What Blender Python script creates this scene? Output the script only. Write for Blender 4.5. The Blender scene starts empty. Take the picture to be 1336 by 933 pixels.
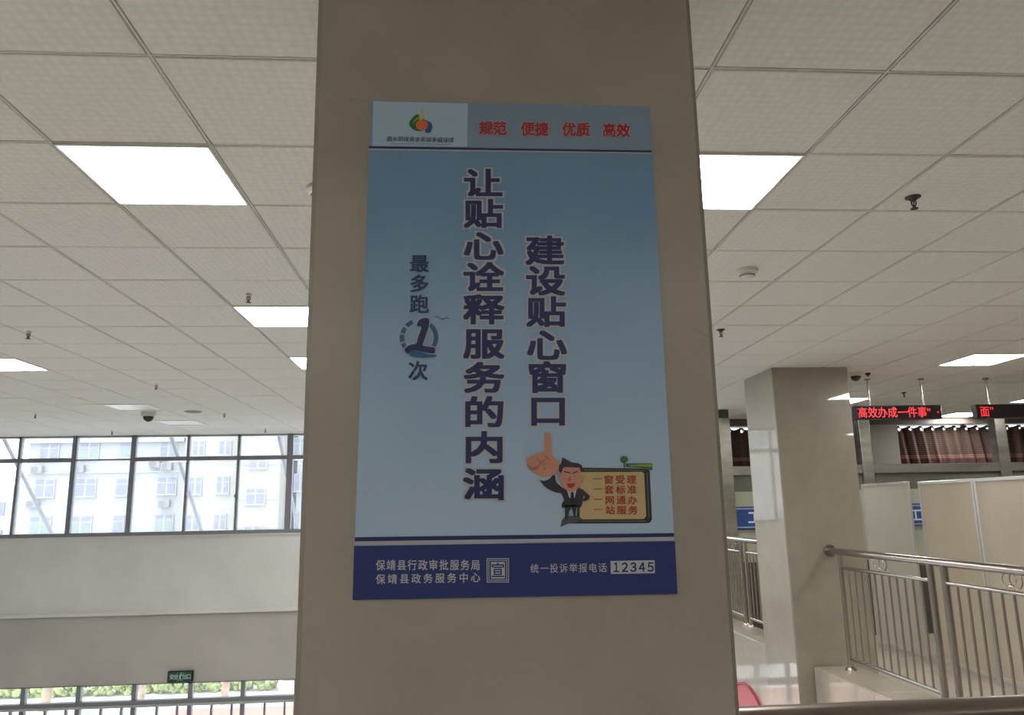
import bpy, bmesh, math, random
from mathutils import Vector, Matrix
random.seed(4)
S = bpy.context.scene
C = S.collection

# ------------------------------------------------------------------ camera
FPX, YAW, PITCH, ROLL = 1003.29, 0.07174, 0.19613, -0.018598
cy, sy, cp, sp = math.cos(YAW), math.sin(YAW), math.cos(PITCH), math.sin(PITCH)
FWD = Vector((sy*cp, cy*cp, sp)); RT = Vector((cy, -sy, 0)); UP = RT.cross(FWD)
cr, sr = math.cos(ROLL), math.sin(ROLL)
RT, UP = cr*RT + sr*UP, -sr*RT + cr*UP
cam = bpy.data.cameras.new('camera'); cam.sensor_width = 36; cam.lens = 36*FPX/1336; cam.clip_start = 0.05; cam.clip_end = 500
co = bpy.data.objects.new('camera', cam); C.objects.link(co)
M = Matrix((RT, UP, -FWD)).transposed().to_4x4(); co.matrix_world = M
S.camera = co

def at(x, y, Y):          # a pixel measured on the photograph, as the point of the plane at depth Y
    d = (x-668)/FPX*RT - (y-466.5)/FPX*UP + FWD
    return d*(Y/d.y)
def atx(x, y, X):
    d = (x-668)/FPX*RT - (y-466.5)/FPX*UP + FWD
    return d*(X/d.x)
def atz(x, y, Z):
    d = (x-668)/FPX*RT - (y-466.5)/FPX*UP + FWD
    return d*(Z/d.z)
def proj(p):
    p = Vector(p); z = p.dot(FWD)
    return (668+FPX*p.dot(RT)/z, 466.5-FPX*p.dot(UP)/z, z)

# ------------------------------------------------------------------ world, sun, exposure
W = bpy.data.worlds.new('world'); S.world = W; W.use_nodes = True
bg = W.node_tree.nodes['Background']; bg.inputs[0].default_value = (0.86, 0.93, 1.0, 1); bg.inputs[1].default_value = 3.6
sun = bpy.data.lights.new('sun', 'SUN'); sun.energy = 2.5; sun.angle = math.radians(6); sun.color = (1.0, .97, .92)
so = bpy.data.objects.new('sun', sun); C.objects.link(so)
so.rotation_euler = Vector((0.2, 0.35, -0.9)).to_track_quat('-Z', 'Y').to_euler()
S.view_settings.view_transform = 'Standard'; S.view_settings.look = 'None'
S.view_settings.gamma = 1; S.view_settings.use_curve_mapping = False
S.view_settings.exposure = 0.28
LAMP = 27.0            # radiance of the LED panels

# ------------------------------------------------------------------ materials
def mat(name, col, rough=.5, metal=0, emit=None, es=0, coat=0, ior=1.5):
    m = bpy.data.materials.new(name); m.use_nodes = True
    b = m.node_tree.nodes['Principled BSDF']
    b.inputs['Base Color'].default_value = (*col, 1); b.inputs['Roughness'].default_value = rough
    b.inputs['Metallic'].default_value = metal; b.inputs['IOR'].default_value = ior
    b.inputs['Coat Weight'].default_value = coat; b.inputs['Coat Roughness'].default_value = .03
    if emit: b.inputs['Emission Color'].default_value = (*emit, 1); b.inputs['Emission Strength'].default_value = es
    return m
def nodes(m): return m.node_tree.nodes, m.node_tree.links, m.node_tree.nodes['Principled BSDF']
def noisy(m, c1, c2, scale, detail=4, lo=.35, hi=.65, bump=0, stretch=(1, 1, 1)):
    n, l, b = nodes(m)
    tc = n.new('ShaderNodeTexCoord'); mp = n.new('ShaderNodeMapping'); mp.inputs['Scale'].default_value = stretch
    nz = n.new('ShaderNodeTexNoise'); nz.inputs['Scale'].default_value = scale; nz.inputs['Detail'].default_value = detail
    r = n.new('ShaderNodeValToRGB'); r.color_ramp.elements[0].position = lo; r.color_ramp.elements[1].position = hi
    r.color_ramp.elements[0].color = (*c1, 1); r.color_ramp.elements[1].color = (*c2, 1)
    l.new(tc.outputs['Object'], mp.inputs[0]); l.new(mp.outputs[0], nz.inputs['Vector'])
    l.new(nz.outputs['Fac'], r.inputs[0]); l.new(r.outputs[0], b.inputs['Base Color'])
    if bump:
        bp = n.new('ShaderNodeBump'); bp.inputs['Strength'].default_value = bump; bp.inputs['Distance'].default_value = .002
        l.new(nz.outputs['Fac'], bp.inputs['Height']); l.new(bp.outputs[0], b.inputs['Normal'])
    return m

def stone(name, base, rough, coat, vein=(.3, .25, .18), crough=.03):
    m = mat(name, base, rough, coat=coat); n, l, b = nodes(m); b.inputs['Coat Roughness'].default_value = crough
    b.inputs['Coat IOR'].default_value = 1.6
    tc = n.new('ShaderNodeTexCoord')
    nz = n.new('ShaderNodeTexNoise'); nz.inputs['Scale'].default_value = 2.6; nz.inputs['Detail'].default_value = 9; nz.inputs['Roughness'].default_value = .62
    r = n.new('ShaderNodeValToRGB'); r.color_ramp.elements[0].position = .3; r.color_ramp.elements[1].position = .72
    r.color_ramp.elements[0].color = (*[c*.86 for c in base], 1); r.color_ramp.elements[1].color = (*[min(1, c*1.1) for c in base], 1)
    # thin wandering veins: |noise-0.5| near zero, broken up by a second noise
    v = n.new('ShaderNodeTexNoise'); v.inputs['Scale'].default_value = 1.35; v.inputs['Detail'].default_value = 3; v.inputs['Distortion'].default_value = .5
    s = n.new('ShaderNodeMath'); s.operation = 'SUBTRACT'; s.inputs[1].default_value = .5
    a = n.new('ShaderNodeMath'); a.operation = 'ABSOLUTE'
    k = n.new('ShaderNodeMapRange'); k.inputs['From Min'].default_value = 0; k.inputs['From Max'].default_value = .0045; k.inputs['To Min'].default_value = 1; k.inputs['To Max'].default_value = 0
    g = n.new('ShaderNodeTexNoise'); g.inputs['Scale'].default_value = 2.1
    gm = n.new('ShaderNodeMapRange'); gm.inputs['From Min'].default_value = .52; gm.inputs['From Max'].default_value = .68; gm.inputs['To Max'].default_value = .75
    mu = n.new('ShaderNodeMath'); mu.operation = 'MULTIPLY'
    mx = n.new('ShaderNodeMix'); mx.data_type = 'RGBA'; mx.inputs[7].default_value = (*vein, 1)
    for t in (nz, v, g): l.new(tc.outputs['Object'], t.inputs['Vector'])
    l.new(nz.outputs['Fac'], r.inputs[0]); l.new(v.outputs['Fac'], s.inputs[0]); l.new(s.outputs[0], a.inputs[0]); l.new(a.outputs[0], k.inputs[0])
    l.new(g.outputs['Fac'], gm.inputs[0]); l.new(k.outputs[0], mu.inputs[0]); l.new(gm.outputs[0], mu.inputs[1])
    l.new(mu.outputs[0], mx.inputs[0]); l.new(r.outputs[0], mx.inputs[6]); l.new(mx.outputs[2], b.inputs['Base Color'])
    return m

STONE = stone('honed beige stone', (.40, .365, .315), .5, .3, crough=.3)
STONE_P = stone('polished beige stone', (.325, .29, .235), .3, 1.0)
STONE_L = stone('pale beige stone', (.39, .35, .29), .35, .6)
STEDGE = mat('darker stone edge', (.26, .24, .2), .5)  # darker than the stone faces it sits between
PAINT = noisy(mat('white wall paint', (.68, .68, .665), .8), (.65, .65, .635), (.71, .71, .695), 1.5)
PAINT_SHADE = noisy(mat('shaded cream wall paint', (.46, .44, .42), .8), (.435, .415, .395), (.485, .465, .445), 1.2)  # shade on the lower wall is painted into this darker tone
GREENWALL = noisy(mat('pale green panel', (.36, .37, .29), .5), (.34, .35, .27), (.38, .39, .31), 2)
TBAR = mat('white ceiling runner', (.68, .67, .64), .5)
TILE = mat('embossed ceiling tile', (.74, .72, .69), .75)
n, l, b = nodes(TILE)
tc = n.new('ShaderNodeTexCoord'); vo = n.new('ShaderNodeTexVoronoi'); vo.inputs['Scale'].default_value = 27; vo.inputs['Randomness'].default_value = .3
vo.feature = 'SMOOTH_F1'; vo.inputs['Smoothness'].default_value = .6
oi = n.new('ShaderNodeObjectInfo')
bp = n.new('ShaderNodeBump'); bp.inputs['Strength'].default_value = .32; bp.inputs['Distance'].default_value = .006; bp.invert = True
rp = n.new('ShaderNodeValToRGB'); rp.color_ramp.elements[0].color = (.86, .84, .81, 1); rp.color_ramp.elements[1].color = (.77, .75, .725, 1)
rp.color_ramp.elements[0].position = 0.1; rp.color_ramp.elements[1].position = .65
l.new(tc.outputs['Object'], vo.inputs['Vector']); l.new(vo.outputs['Distance'], bp.inputs['Height']); l.new(bp.outputs[0], b.inputs['Normal'])
l.new(vo.outputs['Distance'], rp.inputs[0]); l.new(rp.outputs[0], b.inputs['Base Color'])
BACKING = mat('plenum backing', (.25, .25, .24), .9)
LAMPM = mat('lit LED diffuser', (.9, .9, .85), .4, emit=(1.0, .975, .925), es=LAMP)
LAMPOFF = mat('unlit LED diffuser', (.93, .93, .92), .3)
LAMPFR = mat('white lamp frame', (.8, .79, .75), .4)
ALU = mat('dark window aluminium', (.24, .25, .28), .45, .3)  # dark frames lightened: the glare veil is put into the colour
ALUL = mat('pale window aluminium', (.5, .5, .5), .45, .3)
STEEL = noisy(mat('brushed stainless steel', (.55, .52, .47), .25, 1), (.50, .47, .42), (.60, .57, .52), 3, stretch=(1, 1, 12))
STEELD = mat('polished stainless steel tube', (.43, .39, .355), .2, 1)
STEELM = noisy(mat('matte stainless cladding', (.34, .325, .29), .3, .9), (.29, .28, .25), (.39, .375, .335), 2, stretch=(1, 1, 4))
FLOOR = noisy(mat('matte floor tile', (.38, .34, .28), .45), (.35, .31, .255), (.41, .365, .30), 3)
FLOORL = noisy(mat('pale lobby floor tile', (.66, .64, .6), .2, coat=.4), (.62, .6, .56), (.7, .68, .64), 3)
BLACK = mat('black housing', (.012, .012, .014), .25)
WHITEP = mat('white plastic', (.75, .74, .71), .4)
DARKMET = mat('dark sprinkler metal', (.06, .055, .045), .4, .6)
RED = mat('lit red LED dots', (.3, 0, 0), .5, emit=(1.0, .035, .05), es=.85)
CREAM = noisy(mat('cream partition board', (.60, .53, .40), .6), (.58, .51, .385), (.62, .55, .42), 2)
PINKC = noisy(mat('pinkish cream partition board', (.56, .49, .40), .6), (.54, .47, .385), (.58, .51, .42), 2)
OFFW = noisy(mat('off white partition board', (.57, .54, .47), .6), (.55, .52, .45), (.59, .56, .49), 2)
PALU = mat('partition aluminium edging', (.62, .6, .55), .35, .5)
BLUE = mat('blue sign panel', (.015, .06, .24), .4)
SIGNW = mat('white sign lettering', (.62, .66, .72), .4)
SIGNB = mat('pale blue sign border', (.25, .34, .46), .4)
GREENS = mat('dark green exit sign', (.02, .07, .05), .4)
PALEG = mat('pale exit lettering', (.35, .55, .48), .4)
REDS = mat('red round disc', (.55, .05, .08), .4)
PINKW = mat('pale pink lettering', (.8, .55, .55), .4)

def glassmat(name, haze):
    m = bpy.data.materials.new(name); m.use_nodes = True; n = m.node_tree.nodes; l = m.node_tree.links; n.clear()
    o = n.new('ShaderNodeOutputMaterial'); t = n.new('ShaderNodeBsdfTransparent'); t.inputs[0].default_value = (.93, .95, .96, 1)
    g = n.new('ShaderNodeBsdfGlossy'); g.inputs['Roughness'].default_value = .02
    tr = n.new('ShaderNodeBsdfTranslucent'); tr.inputs[0].default_value = (.95, .96, 1, 1)
    f = n.new('ShaderNodeFresnel'); f.inputs[0].default_value = 1.3
    a = n.new('ShaderNodeMixShader'); a.inputs[0].default_value = haze; c = n.new('ShaderNodeMixShader')
    l.new(t.outputs[0], a.inputs[1]); l.new(tr.outputs[0], a.inputs[2]); l.new(f.outputs[0], c.inputs[0])
    l.new(a.outputs[0], c.inputs[1]); l.new(g.outputs[0], c.inputs[2]); l.new(c.outputs[0], o.inputs[0])
    return m
GLASS = glassmat('hazy window glass', .06)  # small translucent mix lays a pale haze over the panes

# ------------------------------------------------------------------ mesh helpers
def box(bm, x0, x1, y0, y1, z0, z1, bev=0):
    r = bmesh.ops.create_cube(bm, size=1)
    for v in r['verts']:
        v.co = Vector(((x0+x1)/2+v.co.x*(x1-x0), (y0+y1)/2+v.co.y*(y1-y0), (z0+z1)/2+v.co.z*(z1-z0)))
    if bev:
        es = {e for v in r['verts'] for e in v.link_edges}
        bmesh.ops.bevel(bm, geom=list(es), offset=bev, segments=1, affect='EDGES')
def tube(bm, p, q, r, seg=12, r2=None):
    p = Vector(p); q = Vector(q); d = q-p; L = d.length
    res = bmesh.ops.create_cone(bm, cap_ends=True, segments=seg, radius1=r, radius2=r if r2 is None else r2, depth=L)
    mt = Matrix.Translation((p+q)/2) @ d.to_track_quat('Z', 'Y').to_matrix().to_4x4()
    bmesh.ops.transform(bm, matrix=mt, verts=res['verts'])
def ring(bm, c, R, r, axis, seg=24, rs=8):
    c = Vector(c); q = Vector(axis).to_track_quat('Z', 'Y').to_matrix()
    vs = []
    for i in range(seg):
        a = 2*math.pi*i/seg; row = []
        for j in range(rs):
            t = 2*math.pi*j/rs
            row.append(bm.verts.new(c + q @ Vector(((R+r*math.cos(t))*math.cos(a), (R+r*math.cos(t))*math.sin(a), r*math.sin(t)))))
        vs.append(row)
    for i in range(seg):
        for j in range(rs):
            bm.faces.new((vs[i][j], vs[(i+1) % seg][j], vs[(i+1) % seg][(j+1) % rs], vs[i][(j+1) % rs]))
def lathe(bm, c, prof, seg=24):      # prof: (radius, z)
    c = Vector(c); rows = []
    for r, z in prof:
        rows.append([bm.verts.new(c+Vector((r*math.cos(2*math.pi*i/seg), r*math.sin(2*math.pi*i/seg), z))) for i in range(seg)])
    for a, b_ in zip(rows, rows[1:]):
        for i in range(seg): bm.faces.new((a[i], a[(i+1) % seg], b_[(i+1) % seg], b_[i]))
    bm.faces.new(rows[0]); bm.faces.new(rows[-1])
def obj(name, bm, m, parent=None, smooth=False, **k):
    bmesh.ops.recalc_face_normals(bm, faces=bm.faces)
    me = bpy.data.meshes.new(name); bm.to_mesh(me); bm.free(); me.materials.append(m)
    if smooth:
        for p in me.polygons: p.use_smooth = True
        me.set_sharp_from_angle(angle=math.radians(40))
    o = bpy.data.objects.new(name, me); C.objects.link(o)
    if parent: link(o, parent)
    for a, v in k.items(): o[a] = v
    return o
def link(o, parent):      # parents o without moving it (parents are unrotated, or empties at a location)
    o.parent = parent; o.matrix_parent_inverse = Matrix.Translation(-Vector(wloc(parent)))
def wloc(o):
    p = Vector(o.location)
    return p
def empty(name, loc=(0, 0, 0), **k):
    o = bpy.data.objects.new(name, None); C.objects.link(o); o.location = loc; o.empty_display_size = .1
    for a, v in k.items(): o[a] = v
    return o
def thing(name, label, cat, loc=(0, 0, 0), group=None):
    o = empty(name, loc, label=label, category=cat)
    if group: o['group'] = group
    return o
def bx(name, dims, m, parent=None, bev=0, **k):
    bm = bmesh.new(); box(bm, *dims, bev); return obj(name, bm, m, parent, **k)
def tb(name, p, q, r, m, parent=None, seg=12, **k):
    bm = bmesh.new(); tube(bm, p, q, r, seg); return obj(name, bm, m, parent, smooth=True, **k)
def copy_tree(root, off, **k):
    r = root.copy(); C.objects.link(r); r.location = Vector(root.location)+Vector(off)
    for a, v in k.items(): r[a] = v
    for ch in list(root.children):
        c = ch.copy(); C.objects.link(c); c.parent = r
        for g in ch.children:
            d = g.copy(); C.objects.link(d); d.parent = c
    return r

# lettering: outlines of Blender's own font, turned into flat meshes
_g = {}
def fill(m):
    from mathutils.geometry import delaunay_2d_cdt
    P2 = [v.co.xy.copy() for v in m.vertices]; nx = {}
    for e_ in m.edges:
        a, b_ = e_.vertices; nx.setdefault(a, []).append(b_); nx.setdefault(b_, []).append(a)
    loops = []; seen = set()
    for s_ in sorted(nx):
        if s_ in seen: continue
        lp = [s_]; seen.add(s_); cur = s_+1 if s_+1 in nx[s_] else nx[s_][0]
        while cur not in seen:
            lp.append(cur); seen.add(cur); q_ = [t for t in nx[cur] if t not in seen]
            if not q_: break
            cur = q_[0]
        loops.append(lp)
    ed_ = [(lp[i-1], lp[i]) for lp in loops for i in range(len(lp))]
    V2, _, F2, _, _, _ = delaunay_2d_cdt(P2, ed_, [], 0, 1e-6)
    out = []
    for f_ in F2:
        c_ = sum((V2[i] for i in f_), Vector((0, 0)))/len(f_); wn_ = 0
        for a, b_ in ed_:
            p_, q_ = P2[a], P2[b_]; cr_ = (q_.x-p_.x)*(c_.y-p_.y)-(c_.x-p_.x)*(q_.y-p_.y)
            if p_.y <= c_.y < q_.y and cr_ > 0: wn_ += 1
            elif q_.y <= c_.y < p_.y and cr_ < 0: wn_ -= 1
        if wn_: out.append(tuple(f_))
    return [(v.x, v.y) for v in V2], out
def glyph(ch, off=0.0):
    if (ch, off) in _g: return _g[ch, off]
    c = bpy.data.curves.new('t', 'FONT'); c.body = ch; c.size = 1; c.offset = off; c.resolution_u = 3
    if ch == '跑': c.fill_mode = 'NONE'      # Blender's own fill loses a stroke of this character
    o = bpy.data.objects.new('t', c); C.objects.link(o); bpy.context.view_layer.update()
    m = bpy.data.meshes.new_from_object(o.evaluated_get(bpy.context.evaluated_depsgraph_get()))
    vs = [(v.co.x, v.co.y) for v in m.vertices]; fs = [tuple(p.vertices) for p in m.polygons]
    if ch == '跑': vs, fs = fill(m)
    bpy.data.objects.remove(o); bpy.data.curves.remove(c); bpy.data.meshes.remove(m)
    _g[ch, off] = (vs, fs); return vs, fs
def letters(name, cells, m, parent, frame, off=0.0, fit=False, shear=0, out=(0, -1, 0), **k):
    """cells: (char, cx, cy, w, h) in plane units; frame(u, v) gives the 3D point."""
    bm = bmesh.new()
    for ch, cx, cy_, w, h in cells:
        vs, fs = glyph(ch)
        if not vs: continue
        x0, x1, y0, y1 = (0, 1, -.13, .87)
        if fit:
            x0 = min(v[0] for v in vs); x1 = max(v[0] for v in vs); y0 = min(v[1] for v in vs); y1 = max(v[1] for v in vs)
        # bold strokes: the outline repeated around a small square
        rings = [(0, 0)]
        sq = ((-1, -1), (0, -1), (1, -1), (1, 0), (1, 1), (0, 1), (-1, 1), (-1, 0))
        if off: rings += [(off*a, off*b_) for a, b_ in sq]
        if off > .05: rings += [(off*a*.5, off*b_*.5) for a, b_ in sq]
        out_ = Vector(out)
        for ri, (ox, oy) in enumerate(rings):
            nv = [bm.verts.new(frame(cx+((x+ox-(x0+x1)/2)/(x1-x0)+shear*((y-y0)/(y1-y0)-.5))*w, cy_+((y+oy-(y0+y1)/2)/(y1-y0))*h)+out_*(ri*.00003)) for x, y in vs]
            for f in fs: bm.faces.new([nv[i] for i in f])
    me = bpy.data.meshes.new(name); bm.to_mesh(me); bm.free(); me.materials.append(m)
    o = bpy.data.objects.new(name, me); C.objects.link(o); link(o, parent)
    for a, v in k.items(): o[a] = v
    return o

# ================================================================== SETTING
H = 1.419           # ceiling height above the camera
FL = -1.85          # gallery floor
GX, GY, T = -2.1587, 2.2524, .6
YW, YB = 14.03, 12.5   # window wall, rear wall of the offices
XL, XR, YN = -13.0, 13.0, -8.0

# ceiling: backing, runners, tiles
ceil = bx('ceiling', (XL, XR, YN, YW+.25, H+.03, H+.2), BACKING, kind='structure')
lamps_on = [(1, 1), (5, 1), (1, 5), (5, 5), (1, 8), (5, 8), (-4, 8), (12, 8), (12, 13), (17, 13), (17, 16), (-4, 5), (12, 5), (-4, 1),
            (5, 13), (1, 13), (1, 16), (-9, 5), (-9, 8), (17, 8), (-9, 1)]
lamps_off = [(-4, 13), (-4, 16)]
back_lamps = [(-4, -4), (12, -4), (-4, -9), (12, -9), (-9, -4), (17, -4), (1, -9), (5, -9)]  # unseen, behind the camera; some added only to brighten column and poster
lampcells = set(lamps_on+lamps_off+back_lamps)
bm = bmesh.new()
for i in range(-18, 26):
    x = GX+T*i
    box(bm, x-.012, x+.012, YN, YW, H+.009, H+.02); box(bm, x-.0035, x+.0035, YN, YW, H+.0015, H+.009)
for j in range(-17, 20):
    y = GY+T*j
    box(bm, XL, XR, y-.012, y+.012, H+.010, H+.019); box(bm, XL, XR, y-.0035, y+.0035, H+.002, H+.010)
obj('ceiling_runner', bm, TBAR, ceil, kind='stuff', label='white metal grid runners between the ceiling tiles')
bm = bmesh.new(); hw = .2905
r = bmesh.ops.create_cube(bm, size=1)
for v in r['verts']: v.co = Vector((v.co.x*2*hw, v.co.y*2*hw, v.co.z*.012+.006))
bmesh.ops.bevel(bm, geom=[e for e in bm.edges if all(v.co.z < .006 for v in e.verts)], offset=.003, segments=1, affect='EDGES')
tmesh = bpy.data.meshes.new('ceiling_tile'); bm.to_mesh(tmesh); bm.free(); tmesh.materials.append(TILE)
cand = []; rest = []
for i in range(-18, 25):
    for j in range(-17, 20):
        if (i, j) in lampcells: continue
        x, y = GX+T*(i+.5), GY+T*(j+.5)
        if x > 4.2 and y > YB-.2: continue
        vis = False
        if y > .4:
            u, v, z = proj((x, y, H)); m_ = 330/z
            vis = -m_ < u < 1336+m_ and -m_ < v < 933 and not (430 < u < 880)
        (cand if vis else rest).append((y if vis else 0, x, y))
cand.sort(); rest += cand[300:]; cand = cand[:300]
for _, x, y in cand:
    o = bpy.data.objects.new('ceiling_tile', tmesh); C.objects.link(o); o.location = (x, y, H+random.uniform(-.0012, .0012)); o.parent = ceil
    o.rotation_euler = (random.uniform(-.002, .002), random.uniform(-.002, .002), random.choice((0, math.pi)))
vsb = []; fsb = []
for _, x, y in rest:
    k0 = len(vsb)
    vsb += [(x+a*hw, y+b_*hw, H+dz) for dz in (0, .012) for a, b_ in ((-1, -1), (1, -1), (1, 1), (-1, 1))]
    fsb += [(k0, k0+3, k0+2, k0+1)] + [(k0+q, k0+(q+1) % 4, k0+4+(q+1) % 4, k0+4+q) for q in range(4)]
me = bpy.data.meshes.new('ceiling_tile'); me.from_pydata(vsb, [], fsb); me.materials.append(TILE)
o = bpy.data.objects.new('ceiling_tile', me); C.objects.link(o); o.parent = ceil; o['kind'] = 'stuff'; o['label'] = 'distant embossed white ceiling tiles'

# floors
floor = empty('floor', (0, 0, FL), kind='structure')
bx('near_slab', (XL, XR, YN, 2.2, FL-1.2, FL), FLOOR, floor)
bx('side_slab', (3.46, XR, 2.2, YW, FL-1.2, FL), FLOOR, floor)
bx('lobby_floor', (XL, XR, YN, YW+.2, -6.2, -6.0), FLOORL, floor)
# walls
wn = empty('wall_north', (0, YW, 0), kind='structure')     # the window wall over the atrium
bx('upper_spandrel', (XL, 3.95, YW-.03, YW+.22, -1.56, -.315), PAINT, wn)
bx('lower_spandrel', (XL, 3.95, YW-.02, YW+.22, -2.735, -1.62), PAINT_SHADE, wn)
bx('sill_wall', (XL, 3.95, YW-.02, YW+.22, -6.0, -5.2), PAINT_SHADE, wn)
bx('trim_1', (XL, 3.95, YW-.09, YW+.22, -1.62, -1.56), PAINT, None, .008, kind='structure')
bx('wall_west', (XL-.2, XL, YN, YW+.2, -6, H+.2), PAINT, None, kind='structure')
bx('wall_east', (XR, XR+.2, YN, YW+.2, -6, H+.2), PAINT, None, kind='structure')
bx('wall_south', (XL, XR, YN-.2, YN, -6, H+.2), PAINT, None, kind='structure')
ws = empty('wall_lower', (0, 2.1, 0), kind='structure')
bx('lobby_wall', (XL, 3.46, 1.9, 2.1, -6, FL-1.2), PAINT_SHADE, ws)
bx('lobby_wall', (3.7, 3.9, 2.1, YW, -6, FL-1.2), PAINT_SHADE, ws)
PIERM = mat('greyish pier paint', (.30, .29, .26), .8)
wb = empty('wall_back', (0, YB, 0), kind='structure')      # rear wall with the curtained windows
bx('pier', (3.95, 4.2, YB, YW+.2, FL, H+.03), PAINT, wb)
bx('pier', (6.72, 7.4, YB, YB+.12, FL, H+.03), PIERM, wb)
bx('pier', (11.7, XR, YB, YB+.12, FL, H+.03), PAINT, wb)
bx('dado', (4.2, XR, YB, YB+.12, FL, .3), PAINT_SHADE, wb)
HEADM = mat('brownish window header', (.13, .11, .09), .6)
bx('header', (4.2, XR, YB-.01, YB+.12, 1.305, H+.03), HEADM, wb)

# cladding of the slab edge beside the void, in stone slabs
kb = empty('trim_2', (3.46, 5, FL), kind='structure')
yy = 2.2
while yy < 7.7-.01:
    y1 = min(yy+1.1, 7.72)
    bx('kerb_slab', (3.455, 3.86, yy+.002, y1-.002, FL, -1.545), STONE_L, kb, .004)
    bx('fascia_slab', (3.44, 3.46, yy+.002, y1-.002, -3.7, -1.55), STONE_L, kb)
    yy = y1
yy = 8.53
while yy < 12.4:
    y1 = min(yy+1.1, 12.45)
    bx('kerb_slab', (3.455, 3.86, yy+.002, y1-.002, FL, -1.545), STONE_L, kb, .004)
    bx('fascia_slab', (3.44, 3.46, yy+.002, y1-.002, -3.7, -1.55), STONE_L, kb)
    yy = y1

# ------------------------------------------------------------------ windows of the atrium wall
win = empty('window_1', (-3, YW, -.3), kind='structure')
mull = {-10.45: .04, -9.5: .04, -8.56: .07, -7.62: .045, -6.7: .075, -5.7: .08, -4.76: .045, -3.885: .045, -2.99: .1, -2.05: .045, -1.1: .045, -.2: .08, .75: .045, 1.68: .045, 2.6: .08, 3.55: .045, -11.4: .07, -12.3: .045}
xs = sorted(mull)
for x in xs:
    w = mull[x]; bx('mullion', (x-w/2, x+w/2, YW-.03, YW+.06, -.315, H+.03), ALU, win)
    if w > .05: bx('mullion_cap', (x-w/2+.012, x+w/2-.012, YW-.045, YW-.03, -.315, H+.03), ALU, win)
bx('sill_frame', (XL, 3.95, YW-.05, YW+.06, -.315, -.25), ALU, win)
bx('sill_ledge', (XL, 3.95, YW-.07, YW-.03, -.335, -.313), PAINT, win)
bx('head_frame', (XL, 3.95, YW-.03, YW+.06, 1.385, H+.03), ALUL, win)
ed = [XL]+xs+[3.95]
for a, b_ in zip(ed, ed[1:]):
    thin = abs(a+6.7) < .01
    bx('transom', (a, b_, YW-.025, YW+.05, .985 if thin else .965, 1.01 if thin else 1.035), ALU, win)
    bx('pane', (a, b_, YW+.01, YW+.016, -.28, .99), GLASS, win)
    bx('pane', (a, b_, YW+.01, YW+.016, 1.0, 1.4), GLASS, win)
for x in (-7.6, -3.9, -4.74): bx('latch', (x-.018, x+.018, YW-.06, YW-.02, .31, .36), ALU, win)
win2 = empty('window_2', (-3, YW, -3), kind='structure')
lx = [-12.5, -11.6, -10.7, -9.8, -8.92, -8.04, -7.16, -6.28, -5.39, -4.48, -3.62, -2.74, -1.86, -.98, -.1, .78, 1.66, 2.54, 3.42]
bx('head_frame', (XL, 3.95, YW-.03, YW+.06, -2.735, -2.72), ALU, win2)
bx('transom', (XL, 3.95, YW-.05, YW+.06, -3.04, -2.98), ALU, win2)
bx('ledge', (XL, 3.95, YW-.09, YW+.05, -3.075, -3.04), ALUL, win2)
for a, b_ in zip(lx, lx[1:]):
    bx('mullion', (a-.035, a+.035, YW-.03, YW+.06, -5.2, -2.72), ALU, win2)
    if b_ < -2: bx('sash', ((a+b_)/2-.09, (a+b_)/2-.06, YW-.02, YW+.04, -5.2, -3.06), ALU, win2); bx('sash', ((a+b_)/2+.24, (a+b_)/2+.27, YW-.02, YW+.04, -5.2, -3.06), ALU, win2)
    bx('pane', (a, b_, YW+.01, YW+.016, -5.2, -2.74), GLASS, win2)

# ------------------------------------------------------------------ stone columns
def column(label, x0, x1, y0, y1, m, z1=H+.02, zb=-6):
    c = thing('stone_column', label, 'column', ((x0+x1)/2, (y0+y1)/2, FL))
    e = .011
    # four cladding faces, and the chamfered corner strips between them
    bx('stone_cladding', (x0+e, x1-e, y0, y1, zb, z1), m, c, label='polished front and rear faces')
    bx('stone_cladding', (x0, x1, y0+e, y1-e, zb, z1), m, c)
    for x, y, sx, s2 in ((x0, y0, 1, 1), (x1, y0, -1, 1), (x0, y1, 1, -1), (x1, y1, -1, -1)):
        bm = bmesh.new()
        p = [(x+sx*e, y+s2*.0005), (x+sx*.0005, y+s2*e), (x+sx*e*1.5, y+s2*e*1.5)]
        lo = [bm.verts.new((a, b_, zb)) for a, b_ in p]; hi = [bm.verts.new((a, b_, z1)) for a, b_ in p]
        for q in range(3): bm.faces.new((lo[q], lo[(q+1) % 3], hi[(q+1) % 3], hi[q]))
        bm.faces.new(lo); bm.faces.new(hi[::-1])
        obj('corner_chamfer', bm, STEDGE, c, label='darker chamfered corner strip')
    return c
PD = 1.47
column('large beige stone column in the foreground carrying the blue poster', -.292, .513, PD, PD+.8, STONE, zb=FL-1.2)
column('second beige stone column standing in the gallery, railing end fixed to it', 3.28, 4.1, 7.72, 8.53, STONE_P)

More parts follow.
